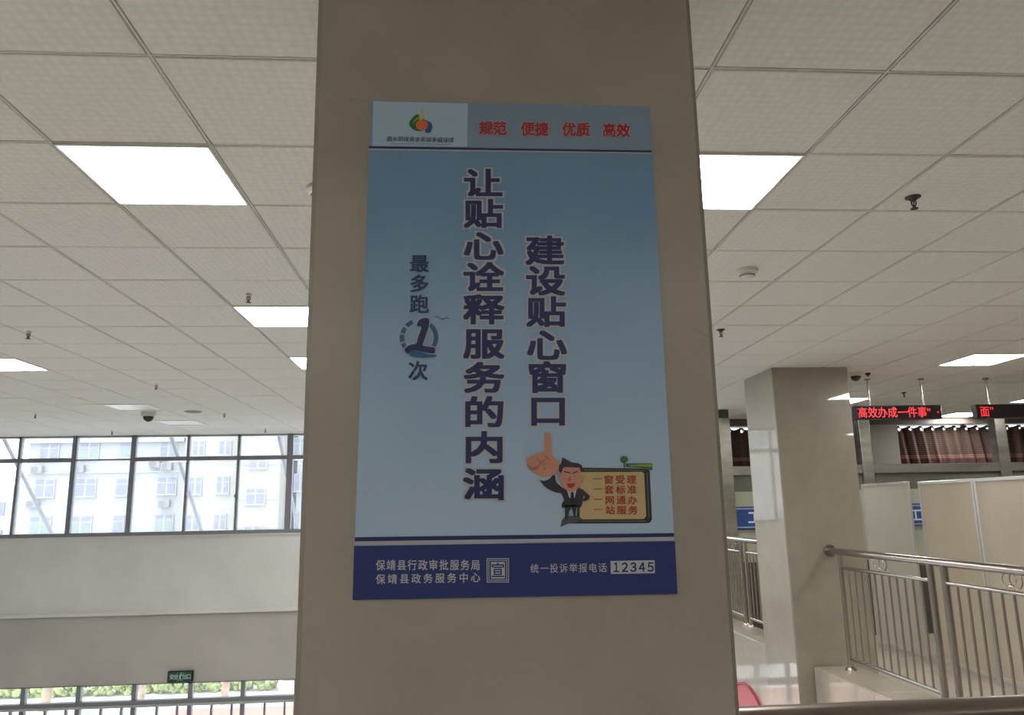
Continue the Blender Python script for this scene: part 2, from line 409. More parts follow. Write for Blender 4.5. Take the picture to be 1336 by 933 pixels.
# ------------------------------------------------------------------ poster
def P(dz):      # poster plane frame; u, v are the photograph's own coordinates of the poster, dz its lift off the column
    return lambda u, v: at(u, -v, PD-dz)
poster = thing('poster', 'blue acrylic notice poster with dark vertical Chinese slogans on the foreground column', 'poster', at(672, 457, PD))
def polyobj(name, pts, m, dz, parent=None, th=0, **k):
    bm = bmesh.new(); f = P(dz); vs = [bm.verts.new(f(x, -y)) for x, y in pts]; bm.faces.new(vs).normal_update()
    if th:
        r = bmesh.ops.extrude_face_region(bm, geom=list(bm.faces)); 
        for v in r['geom']:
            if isinstance(v, bmesh.types.BMVert): v.co.y += th
    bmesh.ops.triangulate(bm, faces=bm.faces)
    return obj(name, bm, m, parent or poster, **k)
def pr(name, col, rough=.45): return mat(name, col, rough)
TL, TR, BR, BL = (484, 131), (848, 139), (884, 775), (460, 783)
def lerp(a, b_, t): return (a[0]+(b_[0]-a[0])*t, a[1]+(b_[1]-a[1])*t)
def edge(tl, tr, ul=0, ur=1):     # horizontal line of the poster at height fractions tl (left) and tr (right)
    a = lerp(TL, BL, tl); b_ = lerp(TR, BR, tr); return lerp(a, b_, ul), lerp(a, b_, ur)
def band(t0l, t0r, t1l, t1r, u0=0, u1=1):
    a, b_ = edge(t0l, t0r, u0, u1); c, d = edge(t1l, t1r, u0, u1); return [a, b_, d, c]
PBG = pr('poster sky print', (.3, .42, .5)); n, l, b = nodes(PBG)
tc = n.new('ShaderNodeTexCoord'); sx = n.new('ShaderNodeSeparateXYZ'); mr = n.new('ShaderNodeMapRange')
mr.inputs['From Min'].default_value = at(460, 783, PD).z; mr.inputs['From Max'].default_value = at(484, 131, PD).z
rp = n.new('ShaderNodeValToRGB'); e = rp.color_ramp.elements
e[0].position = 0; e[0].color = (.47, .64, .84, 1); e[1].position = 1; e[1].color = (.17, .33, .54, 1)
for p_, c_ in ((.25, (.43, .60, .81)), (.5, (.30, .48, .71)), (.75, (.18, .35, .56))):
    q = e.new(p_); q.color = (*c_, 1)
nz = n.new('ShaderNodeTexNoise'); nz.inputs['Scale'].default_value = 3.5; nz.inputs['Detail'].default_value = 1
ad = n.new('ShaderNodeMath'); ad.operation = 'MULTIPLY_ADD'; ad.inputs[1].default_value = .25; ad.inputs[2].default_value = -.12
a2 = n.new('ShaderNodeMath'); a2.operation = 'ADD'
l.new(tc.outputs['Object'], sx.inputs[0]); l.new(sx.outputs[2], mr.inputs[0]); l.new(tc.outputs['Object'], nz.inputs['Vector'])
l.new(nz.outputs['Fac'], ad.inputs[0]); l.new(mr.outputs[0], a2.inputs[0]); l.new(ad.outputs[0], a2.inputs[1]); l.new(a2.outputs[0], rp.inputs[0]); l.new(rp.outputs[0], b.inputs['Base Color'])
NAVY = pr('navy print', (.012, .022, .125)); NAVYF = pr('footer navy print', (.018, .035, .19)); LINE = pr('pale line print', (.45, .48, .55))
WH = pr('halo white print', (.50, .53, .56)); WHT = pr('footer white print', (.55, .58, .65)); REDP = pr('red print', (.42, .02, .03)); BLK = pr('black print', (.01, .01, .012))
DKB = pr('dark blue print', (.018, .05, .13)); MIDB = pr('mid blue print', (.02, .13, .33)); LBL = pr('logo panel print', (.42, .60, .78))
HEAD = pr('header band print', (.23, .34, .48))
GRN = pr('green print', (.03, .16, .05)); LGRN = pr('leaf green print', (.22, .40, .08)); ORG = pr('orange print', (.75, .17, .06)); YEL = pr('pale yellow print', (.55, .6, .28)); BLU = pr('logo blue print', (.02, .10, .36))
SKIN = pr('skin print', (.62, .30, .21)); SKIN2 = pr('shaded skin print', (.42, .17, .12)); BOARD = pr('board print', (.60, .47, .24)); SUIT = pr('suit print', (.022, .028, .038)); BRDM = pr('board frame print', (.028, .035, .03))
MOUTH = pr('mouth print', (.4, .03, .04)); BROWNR = pr('board lettering print', (.42, .07, .03)); GREY = pr('grey print', (.08, .09, .1))
th = .006
polyobj('acrylic_sheet', [TL, TR, BR, BL], PBG, th, th=th-.0005, label='pale blue printed acrylic sheet')
D1, D2, D3, D4, D5 = [th+q for q in (.0006, .0013, .0020, .0027, .0034)]
polyobj('header_band', band(0, 0, .094, .091), HEAD, D1)
polyobj('logo_panel', [(487, 132), (610.5, 135), (609.5, 191.5), (485.5, 190.5)], LBL, D2, label='pale logo panel in the upper left corner')
polyobj('header_rule', [(481, 190.8), (850, 196.3), (850, 199), (481, 193.6)], NAVY, D2)
polyobj('header_rule', [(481, 193.6), (850, 199), (850, 200.6), (481, 196)], LINE, D2, label='thin pale rule under the header')
polyobj('footer_band', [(462, 712.5), (880.5, 706), (884, 775), (460, 783)], NAVYF, D1, label='navy footer band')
polyobj('footer_rule', [(463, 701), (879.3, 695.5), (879.6, 700.5), (462.8, 706.5)], NAVY, D2)
polyobj('footer_rule', [(462.8, 706.5), (879.6, 700.5), (880, 705.5), (462.5, 712)], LINE, D2, label='pale rule above the footer')
def txt(name, cells, m, dz, off, **k):
    # cell = (char, x, y, w, h) in the photograph's frame
    return letters(name, [(c, x, -y, w, h) for c, x, y, w, h in cells], m, poster, P(dz), off, **k)
def row(s, x0, y0, x1, y1, w, h):
    n_ = len(s); return [(c, x0+(x1-x0)*i/(n_-1), y0+(y1-y0)*i/(n_-1), w, h) for i, c in enumerate(s) if c != ' ']
# vertical slogans
s1 = '让贴心诠释服务的内涵'; y1s = [239, 279, 321, 362, 404, 448.5, 493, 538, 584, 632]
c1 = [(c, 631+(i-4)*.15, y, 52+i*.5, 38+i*.6) for i, (c, y) in enumerate(zip(s1, y1s))]
s2 = '建设贴心窗口'; y2s = [327, 366.5, 407, 450.5, 492.5, 536]
c2 = [(c, 711+i*.8, y, 52+i*.5, 39.5+i*.7) for i, (c, y) in enumerate(zip(s2, y2s))]
for cc in (c1, c2):
    for c_ in cc:
        txt('slogan_halo', [c_], WH, D1, .078); txt('slogan_character', [c_], NAVY, D2, .029)
c3 = [('最', 547, 344, 26, 24), ('多', 547, 370, 26, 24), ('跑', 547, 397, 26, 25), ('次', 545.5, 484, 26, 26)]
for c_ in c3: txt('motto_character', [c_], DKB, D2, .022)
for w2, x_, y_ in (('规范', 634, 167), ('便捷', 688.5, 168), ('优质', 742.5, 168.8), ('高效', 795, 169.8)):
    cc = row(w2, x_, y_, x_+18.2, y_+.4, 18.5, 18.5)
    txt('header_halo', cc, WH, D2, .06); txt('header_word', cc, REDP, D3, .028, label='red header word')
txt('logo_lettering', row('酉水明珠黄金茶城幸福保靖', 508, 181.2, 588.5, 182.8, 7.4, 7.4), BLK, D3, 0, shear=.12, label='small black brush lettering under the emblem')
polyobj('logo_underline', [(510, 187), (588, 188.3), (588, 188.7), (510, 187.4)], GREY, D3)
txt('footer_lettering', row('保靖县行政审批服务局', 496.5, 737.5, 620.5, 737.3, 12.4, 14.5), WHT, D2, .012)
txt('footer_lettering', row('保靖县政务服务中心', 496.5, 755.8, 620.5, 753.6, 12.8, 13.5), WHT, D2, .012)
txt('hotline_lettering', row('统一投诉举报电话', 697.5, 741.8, 786, 740.8, 11.5, 12.8)+[(':', 794, 741, 6, 12)], WHT, D2, .004)
polyobj('hotline_panel', [(796.5, 732), (854, 731), (854.5, 748), (797, 749)], WHT, D2, label='pale panel with dark hotline number')
txt('hotline_lettering', [(c, 804+i*11.2, 740.3-i*.1, 6.5 if c == '１' else 7.6, 11.8) for i, c in enumerate('１２３４５')], NAVY, D3, .022, fit=True)
bm = bmesh.new(); f = P(D2)
for (a0, b0, a1, b1, w) in ((635, 728.5, 664, 760, 1.1), (637.5, 731, 661.5, 757.5, .9)):
    for q in ((a0, b0, a1, b0+w), (a0, b1-w, a1, b1), (a0, b0, a0+w, b1), (a1-w, b0, a1, b1)):
        bm.faces.new([bm.verts.new(f(x, -y)) for x, y in ((q[0], q[1]), (q[2], q[1]), (q[2], q[3]), (q[0], q[3]))])
obj('stamp_frame', bm, WHT, poster, label='square double frame around one character')
polyobj('stamp_panel', [(640.5, 733.5), (658.7, 733.3), (658.7, 755), (640.5, 755.2)], WHT, D2)
txt('stamp_lettering', [('宣', 649.5, 744.2, 18.5, 20.5)], NAVYF, D3, .012)
# emblem: flame-tailed swirl
def curve_pts(pts, n_=8):     # closed Catmull-Rom through the points
    out = []; N = len(pts)
    for i in range(N):
        p0, p1, p2, p3 = [Vector(pts[(i+k) % N]) for k in (-1, 0, 1, 2)]
        for t in range(n_):
            t /= n_; out.append(tuple(.5*((2*p1)+(-p0+p2)*t+(2*p0-5*p1+4*p2-p3)*t*t+(-p0+3*p1-3*p2+p3)*t**3)))
    return out
def Z(x, y): return (480+x*135/1336, 130+y*65/643)     # emblem sketch coordinates
em = polyobj('emblem', curve_pts([Z(640, 190), Z(560, 250), Z(532, 310), Z(560, 365), Z(620, 402), Z(690, 405), Z(720, 360), Z(690, 260)]), GRN, D3, label='small round emblem: green swirl, yellow flame, orange ball and blue drop')
polyobj('emblem_drop', curve_pts([Z(700, 255), Z(760, 270), Z(815, 300), Z(832, 350), Z(815, 410), Z(785, 430), Z(745, 415), Z(720, 340)]), BLU, D4)
polyobj('emblem_flame', curve_pts([Z(688, 78), Z(710, 130), Z(728, 190), Z(715, 250), Z(670, 258), Z(630, 262), Z(590, 300), Z(600, 262), Z(650, 225), Z(678, 170)]), YEL, D4)
polyobj('emblem_leaf', curve_pts([Z(660, 215), Z(672, 240), Z(625, 270), Z(592, 305), Z(588, 285), Z(615, 245)]), LGRN, D5)
polyobj('emblem_ball', [Z(697+78*math.cos(a*.2618), 328+70*math.sin(a*.2618)) for a in range(24)], ORG, D5)
# round logo with the figure 1
def K(x, y): return (500+x*180/840, 320+y*200/933)
def arcband(a0, a1, r0, r1, cx=218, cy_=562, rw=1.0):
    pts = []; n_ = 10
    for i in range(n_+1):
        a = math.radians(a0+(a1-a0)*i/n_); pts.append(K(cx+r1*math.cos(a), cy_-r1*math.sin(a)*rw))
    for i in range(n_, -1, -1):
        a = math.radians(a0+(a1-a0)*i/n_); pts.append(K(cx+r0*math.cos(a), cy_-r0*math.sin(a)*rw))
    return pts
for a0, a1 in ((-32, 50), (112, 137), (145, 165), (171, 193), (200, 215)):
    polyobj('badge_halo', arcband(a0-1.5, a1+1.5, 82, 124), WH, D1)
    polyobj('badge_arc', arcband(a0, a1, 90, 117), MIDB, D2, label='mid blue segment of the round badge')
one = curve_pts([K(205, 490), K(220, 455), K(255, 442), K(280, 452), K(278, 490), K(262, 540), K(245, 590), K(245, 612), K(308, 622), K(316, 640), K(305, 660), K(240, 650), K(190, 640), K(155, 660), K(128, 635), K(160, 608), K(200, 598), K(212, 560), K(232, 500)], 5)
def grow(pts, d):
    cx = sum(p[0] for p in pts)/len(pts); out = []
    for i, p in enumerate(pts):
        a = Vector(pts[i-1]); b_ = Vector(pts[(i+1) % len(pts)]); t = (b_-a).normalized(); out.append((p[0]+t.y*d, p[1]-t.x*d))
    return out
polyobj('badge_halo', grow(one, 1.3), WH, D3)
polyobj('badge_numeral', one, NAVY, D4, label='dark numeral one running into a wave')
polyobj('badge_wave', curve_pts([K(160, 652), K(190, 640), K(230, 650), K(280, 664), K(320, 668), K(318, 678), K(270, 680), K(200, 678), K(168, 672)], 4), MIDB, D5)
bm = bmesh.new(); f = P(D2)
bird = [K(305, 434), K(330, 432), K(358, 447), K(385, 438), K(415, 448), K(385, 444), K(360, 455), K(335, 440)]
bm.faces.new([bm.verts.new(f(x, -y)) for x, y in bird]).normal_update(); bmesh.ops.triangulate(bm, faces=bm.faces); obj('badge_bird', bm, GREY, poster, label='small grey gull')
# pointing clerk and service board
def Q(x, y): return (660+x*220/1336, 560+y*140/850)
def Qp(name, pts, m, dz, **k): return polyobj(name, [Q(*p) for p in pts], m, dz, **k)
def Qc(name, pts, m, dz, n_=5, **k): return polyobj(name, curve_pts([Q(*p) for p in pts], n_), m, dz, **k)
Qp('board_frame', [(590, 305), (1120, 312), (1140, 330), (1158, 715), (1140, 742), (1110, 745), (490, 748), (560, 700)], BRDM, D1, label='dark stitched frame of the printed notice board')
Qp('board_panel', [(600, 340), (1080, 338), (1095, 350), (1112, 690), (1090, 712), (600, 715), (585, 700), (580, 350)], BOARD, D2, label='tan printed notice board')
bm = bmesh.new(); f = P(D3)
def dash(x0, y0, x1, y1, n_, w, hh):
    for i in range(n_):
        t = (i+.5)/n_; x, y = x0+(x1-x0)*t, y0+(y1-y0)*t
        pts = [Q(x-w, y-hh), Q(x+w, y-hh), Q(x+w, y+hh), Q(x-w, y+hh)]
        bm.faces.new([bm.verts.new(f(a, -b_)) for a, b_ in pts])
dash(620, 324, 1100, 326, 30, 5, 3); dash(600, 729, 1110, 728, 32, 5, 3); dash(1118, 345, 1134, 705, 22, 3, 5)
obj('board_stitching', bm, pr('stitch print', (.25, .27, .26)), poster)
for i, (s, yy_) in enumerate(zip(('窗受理', '套标准', '网通办', '站服务'), (400, 480, 562, 642))):
    txt('board_lettering', [('一', *Q(728+i*2, yy_-5), 12.5, 9)]+[(c, *Q(815+q*90+i*4, yy_), 12.8, 11.8) for q, c in enumerate(s)], BROWNR, D3, .022, label='reddish brown lettering on the printed board')
Qp('tree_trunk', [(934, 265), (942, 265), (942, 305), (934, 305)], SUIT, D2)
Qp('tree_crown', [(936+32*math.cos(a*.3927), 240+28*math.sin(a*.3927)) for a in range(16)], GRN, D3, label='small green round tree')
Qp('green_strip', [(950, 272), (1160, 270), (1162, 322), (1140, 325), (1120, 308), (948, 300)], GRN, D3)
Qp('green_strip', [(975, 282), (1155, 275), (1158, 300), (975, 294)], LGRN, D4)
Qp('shadow_patch', [(470, 690), (560, 685), (605, 712), (550, 745), (490, 748), (432, 776), (445, 720)], GREY, D3)
Qc('arm', [(250, 375), (300, 395), (355, 370), (385, 360), (400, 420), (450, 470), (440, 505), (380, 495), (310, 455)], SUIT, D3)
Qc('cuff', [(235, 360), (300, 378), (358, 358), (362, 375), (330, 402), (285, 408), (245, 385)], WHT, D4)
Qp('pointing_finger', [(303, 30), (318, 22), (345, 22), (356, 32), (366, 190), (372, 260), (308, 250), (304, 180)], SKIN, D3, label='raised index finger')
Qc('fist', [(165, 235), (215, 205), (260, 190), (300, 178), (345, 210), (400, 240), (425, 275), (418, 320), (375, 365), (300, 375), (235, 350), (200, 325), (170, 285)], SKIN, D5)
Qc('fist_shading', [(170, 270), (200, 300), (250, 292), (268, 280), (262, 300), (240, 322), (205, 328), (180, 305)], SKIN2, th+.0041)
for pts in ([(235, 200), (255, 240), (285, 262), (280, 266), (250, 245)], [(285, 185), (320, 215), (350, 238), (345, 243), (315, 220)], [(262, 268), (320, 230), (324, 236), (268, 275)], [(268, 278), (340, 268), (340, 273), (270, 284)], [(305, 290), (315, 320), (309, 332), (303, 305)]):
    Qp('knuckle_line', pts, SKIN2, th+.0043)
Qp('leg', [(468, 600), (530, 600), (500, 660), (492, 715), (470, 715)], SUIT, D4)
Qp('leg', [(515, 600), (565, 600), (550, 692), (538, 694), (525, 640)], SUIT, D4)
Qc('jacket', [(430, 470), (480, 470), (560, 470), (600, 480), (612, 540), (598, 610), (575, 622), (520, 610), (450, 622), (445, 590), (460, 560), (440, 510)], SUIT, D4, label='dark suit jacket')
Qp('sleeve', [(575, 462), (610, 480), (668, 532), (655, 555), (622, 572), (605, 560), (632, 535), (590, 510)], SUIT, D5)
Qp('shirt', [(485, 485), (560, 483), (545, 545), (515, 552), (500, 540)], WHT, D5)
Qp('necktie', [(515, 498), (535, 498), (540, 545), (526, 590), (512, 545)], BLK, th+.0041)
Qc('face', [(440, 320), (500, 300), (585, 312), (598, 380), (588, 440), (560, 480), (515, 492), (470, 475), (440, 430)], SKIN, th+.0041)
for e_ in ([(415, 365), (440, 360), (442, 415), (425, 405)], [(594, 365), (612, 362), (606, 405), (592, 415)]): Qp('ear', e_, SKIN, th+.0039)
Qp('hair', [(440, 350), (420, 330), (422, 285), (440, 270), (447, 222), (520, 262), (580, 272), (604, 290), (603, 345), (590, 330), (585, 305), (470, 300), (450, 310)], SUIT, th+.0045, label='dark quiff of hair')
for e_ in ([(458, 330), (515, 345), (512, 352), (462, 340)], [(525, 348), (570, 328), (568, 338), (528, 355)]): Qp('eyebrow', e_, BLK, th+.0048)
for x_ in (480, 544):
    Qp('eye', [(x_+11*math.cos(a*.6283), 365+11*math.sin(a*.6283)) for a in range(10)], WHT, th+.0048)
    Qp('pupil', [(x_+5*math.cos(a*.7854), 366+6*math.sin(a*.7854)) for a in range(8)], BLK, th+.0052)
Qp('nose', [(505, 370), (512, 372), (518, 405), (500, 412), (490, 404)], SKIN2, th+.0048)
Qp('mouth', [(480, 432), (548, 428), (545, 450), (520, 468), (495, 462)], MOUTH, th+.0048)

# ------------------------------------------------------------------ ceiling lights
def ceiling_light(i, j, label, group=None, on=True):
    x0, y0 = GX+T*i, GY+T*j; k = thing('ceiling_light', label, 'light', (x0+.3, y0+.3, H), group)
    bm = bmesh.new(); w = .011; a, b_ = x0+.006, x0+T-.006; c, d = y0+.006, y0+T-.006
    for q in ((a, b_, c, c+w), (a, b_, d-w, d), (a, a+w, c+w, d-w), (b_-w, b_, c+w, d-w)): box(bm, *q, H-.006, H+.02)
    obj('frame', bm, LAMPFR, k)
    bx('diffuser', (a+w, b_-w, c+w, d-w, H-.001, H+.012), LAMPM if on else LAMPOFF, k, label='glowing milky diffuser' if on else 'unlit milky diffuser')
    return k
LL = {(1, 1): 'large square LED ceiling light at upper left, nearest left of the poster column',
      (5, 1): 'square LED ceiling light touching the right edge of the poster column',
      (1, 5): 'square LED ceiling light left of the column, second in its row away from the camera',
      (1, 8): 'small sliver of lit ceiling light left of the column, third in its row',
      (-4, 8): 'lit ceiling light cut by the left edge of the photo',
      (12, 8): 'lit ceiling light at the right edge, above the red LED signs',
      (12, 13): 'lit ceiling light just right of the second column, above the left red sign',
      (17, 13): 'lit ceiling light cut by the right edge, just above the right red sign',
      (17, 16): 'farthest lit ceiling light, in the gap between the two red LED signs',
      (-4, 13): 'nearer unlit ceiling light above the big windows',
      (-4, 16): 'farther unlit ceiling light just above the big windows'}
for c in lamps_on+lamps_off+back_lamps:
    if c in LL: ceiling_light(*c, LL[c], None, c not in lamps_off)
    else: ceiling_light(*c, 'lit square LED ceiling light out of the photo or behind the column, some added for fill light', 'ceiling lights out of view')

# ------------------------------------------------------------------ sprinklers, detectors, cameras
BULB = mat('sprinkler bulb', (.2, .05, .04), .2)
def sprinkler(x, y, label, plate=.036):
    s = thing('sprinkler', label, 'sprinkler', (x, y, H))
    bm = bmesh.new(); lathe(bm, (x, y, H), [(.012, .001), (plate, -.001), (plate*.93, -.006), (.02, -.01), (.013, -.02), (.008, -.02)]); obj('escutcheon', bm, DARKMET if plate > .03 else WHITEP, s, smooth=True)
    bm = bmesh.new(); tube(bm, (x, y, H), (x, y, H-.022), .011, 10)
    for sx_ in (-1, 1):
        tube(bm, (x+sx_*.008, y, H-.018), (x+sx_*.012, y, H-.034), .0032, 8); tube(bm, (x+sx_*.012, y, H-.034), (x, y, H-.056), .0032, 8)
    obj('yoke', bm, DARKMET, s, smooth=True)
    bm = bmesh.new(); tube(bm, (x, y, H-.02), (x, y, H-.052), .003, 8); obj('bulb', bm, BULB, s, smooth=True)
    bm = bmesh.new(); lathe(bm, (x, y, H), [(.004, -.054), (.017, -.057), (.017, -.061), (.004, -.063)]); obj('deflector', bm, DARKMET, s, smooth=True)
for x, y, lab in ((2.15, 3.28, 'nearest sprinkler head, right of the poster column'),
                  (2.145, 5.99, 'sprinkler head beside the right edge of the poster column, below the smoke detector'),
                  (-3.29, 6.0, 'sprinkler head near the left edge, above the lit lamp there'),
                  (-3.27, 8.5, 'sprinkler head in the left ceiling above the black dome camera'),
                  (5.815, 9.58, 'sprinkler head above the left red LED sign'),
                  (-5.79, 10.93, 'small far sprinkler head at the far left of the unlit lights'),
                  (-3.285, 11.04, 'small far sprinkler head right of the ceiling speaker'),
                  (-5.78, 13.3, 'tiny sprinkler head just above the top of the windows, left one'),
                  (-3.24, 13.2, 'tiny sprinkler head just above the top of the windows, near the column'),
                  (-1.36, 4.95, 'dark sprinkler head above the second ceiling light left of the column')):
    sprinkler(x, y, lab, .036 if x > 0 else .018)
def smoke(x, y, label):
    s = thing('smoke_detector', label, 'detector', (x, y, H))
    bm = bmesh.new(); lathe(bm, (x, y, H), [(.01, 0.001), (.066, 0), (.066, -.018), (.055, -.026), (.01, -.026)]); obj('base', bm, WHITEP, s, smooth=True)
    bm = bmesh.new(); lathe(bm, (x, y, H), [(.01, -.026), (.044, -.026), (.05, -.034), (.036, -.05), (.016, -.055)]); obj('sensor_cap', bm, WHITEP, s, smooth=True)
    bm = bmesh.new(); ring(bm, (x, y, H-.036), .042, .006, (0, 0, 1)); obj('vent_ring', bm, DARKMET, s, smooth=True)
smoke(1.77, 4.41, 'round white smoke detector on the ceiling right of the poster column')
smoke(-.60, 3.25, 'white smoke detector half hidden by the left edge of the poster column')
DOMEG = mat('dark dome glass', (.06, .055, .05), .15)
def dome(x, y, r, label):
    s = thing('dome_camera', label, 'camera', (x, y, H))
    bm = bmesh.new(); lathe(bm, (x, y, H), [(.01, .001), (r, 0), (r, -r*.45), (r*.9, -r*.6), (.01, -r*.6)]); obj('housing', bm, WHITEP, s, smooth=True)
    bm = bmesh.new(); lathe(bm, (x, y, H), [(.01, -r*.58)]+[(r*.72*math.cos(a*.2618), -r*.6-r*.72*math.sin(a*.2618)) for a in range(6)]+[(.003, -r*1.32)]); obj('dome', bm, DOMEG, s, smooth=True, label='dark glass dome')
dome(4.36, 8.05, .075, 'dome camera on the ceiling at the upper right corner of the second column')
dome(-4.26, 10.88, .1, 'grey dome camera on the far ceiling above the windows')
s = thing('motion_sensor', 'tiny sensor on the ceiling right of the dome camera by the second column', 'sensor', (4.5, 8.1, H))
bm = bmesh.new(); lathe(bm, (4.53, 8.1, H), [(.005, .001), (.03, 0), (.026, -.02), (.005, -.026)]); obj('housing', bm, DARKMET, s, smooth=True)
bm = bmesh.new(); lathe(bm, (4.53, 8.1, H), [(.004, -.024), (.014, -.026), (.012, -.034), (.003, -.038)]); obj('lens', bm, BLACK, s, smooth=True)
s = thing('ceiling_speaker', 'flat round ceiling speaker between dome camera and column on far ceiling', 'speaker', (-3.65, 10.84, H))
bm = bmesh.new(); lathe(bm, (-3.65, 10.84, H), [(.01, 0.001), (.115, 0), (.112, -.008), (.095, -.01), (.01, -.01)]); obj('rim', bm, mat('grey speaker rim', (.3, .3, .3), .5), s, smooth=True)
bm = bmesh.new(); lathe(bm, (-3.65, 10.84, H), [(.01, -.01), (.09, -.01), (.09, -.013), (.01, -.014)]); obj('grille', bm, mat('grey speaker grille', (.22, .22, .22), .6), s, smooth=True)

# ------------------------------------------------------------------ exit sign
k = thing('exit_sign', 'dark green exit sign on the wall below the ledge at lower left', 'sign', (-4.64, 13.98, -2.61))
bx('housing', (-4.845, -4.435, 13.95, 14.01, -2.70, -2.53), BLACK, k, .006)
bx('face', (-4.83, -4.45, 13.943, 13.95, -2.69, -2.545), GREENS, k)
fr = lambda y: (lambda u, v: Vector((u, y, v)))
letters('lettering', [('安', -4.77, -2.617, .075, .085), ('全', -4.705, -2.617, .075, .085)], PALEG, k, fr(13.941), .02)
letters('lettering', [('出', -4.56, -2.617, .075, .085), ('口', -4.495, -2.617, .075, .085)], PALEG, k, fr(13.941), .02)
bm = bmesh.new(); run = [(-4.665, -2.68), (-4.65, -2.64), (-4.655, -2.60), (-4.64, -2.575), (-4.615, -2.575), (-4.595, -2.6), (-4.605, -2.605), (-4.62, -2.59), (-4.625, -2.63), (-4.61, -2.68), (-4.62, -2.68), (-4.64, -2.645), (-4.655, -2.682)]
bm.faces.new([bm.verts.new((x, 13.941, z)) for x, z in run]).normal_update(); bmesh.ops.triangulate(bm, faces=bm.faces)
bm.faces.new([bm.verts.new((-4.622+.012*math.cos(a*.7854), 13.941, -2.560+.012*math.sin(a*.7854))) for a in range(8)])
obj('running_figure', bm, PALEG, k)
bm = bmesh.new()
for q in ((-4.683, -4.679), (-4.592, -4.588)): box(bm, q[0], q[1], 13.940, 13.943, -2.69, -2.55)
obj('door_outline', bm, PALEG, k)

# ------------------------------------------------------------------ LED signs hung from the ceiling
def led(x0, x1, cells, hang, label):
    y = 8.46; k = thing('led_sign', label, 'sign', ((x0+x1)/2, y, 1.03))
    bx('housing', (x0, x1, y, y+.09, .945, 1.105), BLACK, k, .006)
    bx('screen', (x0+.015, x1-.015, y-.004, y, .957, 1.093), mat('glossy black screen', (.015, .01, .012), .06), k)
    for c_ in cells: letters('glowing_character', [c_], RED, k, fr(y-.006), .008)
    for hx in hang:
        r_ = tb('hanger', (hx, y+.045, 1.10), (hx, y+.045, H), .011, STEELD, k)
        tb('hanger_plate', (hx, y+.045, H-.012), (hx, y+.045, H), .035, STEELM, r_)
w_ = .118
led(4.545, 5.565, [('高', 4.575+.04, 1.022, w_, .13)]+[(c, 4.735+i*w_, 1.022, w_, .13) for i, c in enumerate('效办成一件事')]+[('”', 5.44, 1.022, w_, .13), ('“', 5.53, 1.0, .05, .1)], (4.74, 5.385), 'left hanging LED sign with a long line of red scrolling characters')
led(5.985, 7.1, [('面', 6.08, 1.022, w_, .13), ('”', 6.2, 1.03, w_, .13)], (6.18, 6.9), 'right hanging LED sign, mostly dark, cut by the right edge')

# ------------------------------------------------------------------ gallery railing beside the void
RX = 3.71
def baluster_panel(parent, ya, yb, n_):
    tb('middle_rail', (RX, ya, -.605), (RX, yb, -.605), .016, STEELD, parent)
    tb('bottom_rail', (RX, ya, -1.44), (RX, yb, -1.44), .019, STEELD, parent)
    for i in range(n_):
        y = ya+(yb-ya)*(i+1)/(n_+1)
        tb('baluster', (RX, y, -1.44), (RX, y, -.605), .0095, STEELD, parent, 8)
    yc = (ya+yb)/2
    bm = bmesh.new(); ring(bm, (RX, yc-.035, -.52), .06, .005, (1, 0, 0)); obj('ornament_ring', bm, STEELD, parent, smooth=True)
    bm = bmesh.new(); ring(bm, (RX, yc+.03, -.52), .045, .004, (1, .5, 0)); obj('ornament_ring', bm, STEELD, parent, smooth=True)
def post(parent, y, r=.022):
    p = tb('post', (RX, y, -1.545), (RX, y, -.47), r, STEELD, parent, 14)
    bm = bmesh.new(); lathe(bm, (RX, y, -1.545), [(.02, .03), (.04, .025), (.052, .002), (.052, 0)]); obj('post_foot', bm, STEELD, p, smooth=True)
rail = thing('railing', 'stainless steel gallery railing running from the second column toward the camera', 'railing', (RX, 5, -1.545))
tb('handrail', (RX, 7.715, -.455), (RX, 2.1, -.455), .032, STEELD, rail, 20)
bm = bmesh.new(); tube(bm, (RX, 7.72, -.455), (RX, 7.69, -.455), .058, 20); obj('wall_flange', bm, STEELD, rail, smooth=True, label='round flange fixed to the column')
post(rail, 7.50)
baluster_panel(rail, 7.48, 6.06, 11)
for y in (6.04, 5.86): post(rail, y, .028)
baluster_panel(rail, 5.84, 4.40, 11)
for y in (4.38, 4.20): post(rail, y, .028)
baluster_panel(rail, 4.18, 2.72, 11); post(rail, 2.70)
rail2 = thing('railing', 'far stainless railing seen in the gap left of the second column', 'railing', (RX, 10, -1.545))
RX = 3.80
tb('handrail', (RX, 8.53, -.45), (RX, 11.05, -.45), .032, STEELD, rail2, 16)
for y in (10.45, 10.28): post(rail2, y, .026)
baluster_panel(rail2, 10.26, 8.6, 13); baluster_panel(rail2, 11.0, 10.47, 5)
# near railing across the bottom right corner
nr = thing('railing', 'near broad metal handrail crossing the lower right corner of the photo', 'railing', (2, 2.07, FL))
nz0 = -.545
bm = bmesh.new(); tube(bm, (.513, 2.07, nz0), (3.71, 2.07, nz0+.012), .038, 32); obj('handrail', bm, mat('dark bronze toned steel', (.24, .20, .175), .3, .9), nr, smooth=True)
tb('lower_rail', (.513, 2.07, -.75), (3.71, 2.07, -.75), .016, STEELD, nr)
tb('lower_rail', (.513, 2.07, -1.44), (3.71, 2.07, -1.44), .016, STEELD, nr)
for i in range(27): tb('baluster', (.6+i*.115, 2.07, -1.44), (.6+i*.115, 2.07, -.75), .0095, STEELD, nr, 8)
for x in (1.5, 2.6, 3.68): tb('post', (x, 2.07, FL), (x, 2.07, nz0), .022, STEELD, nr)

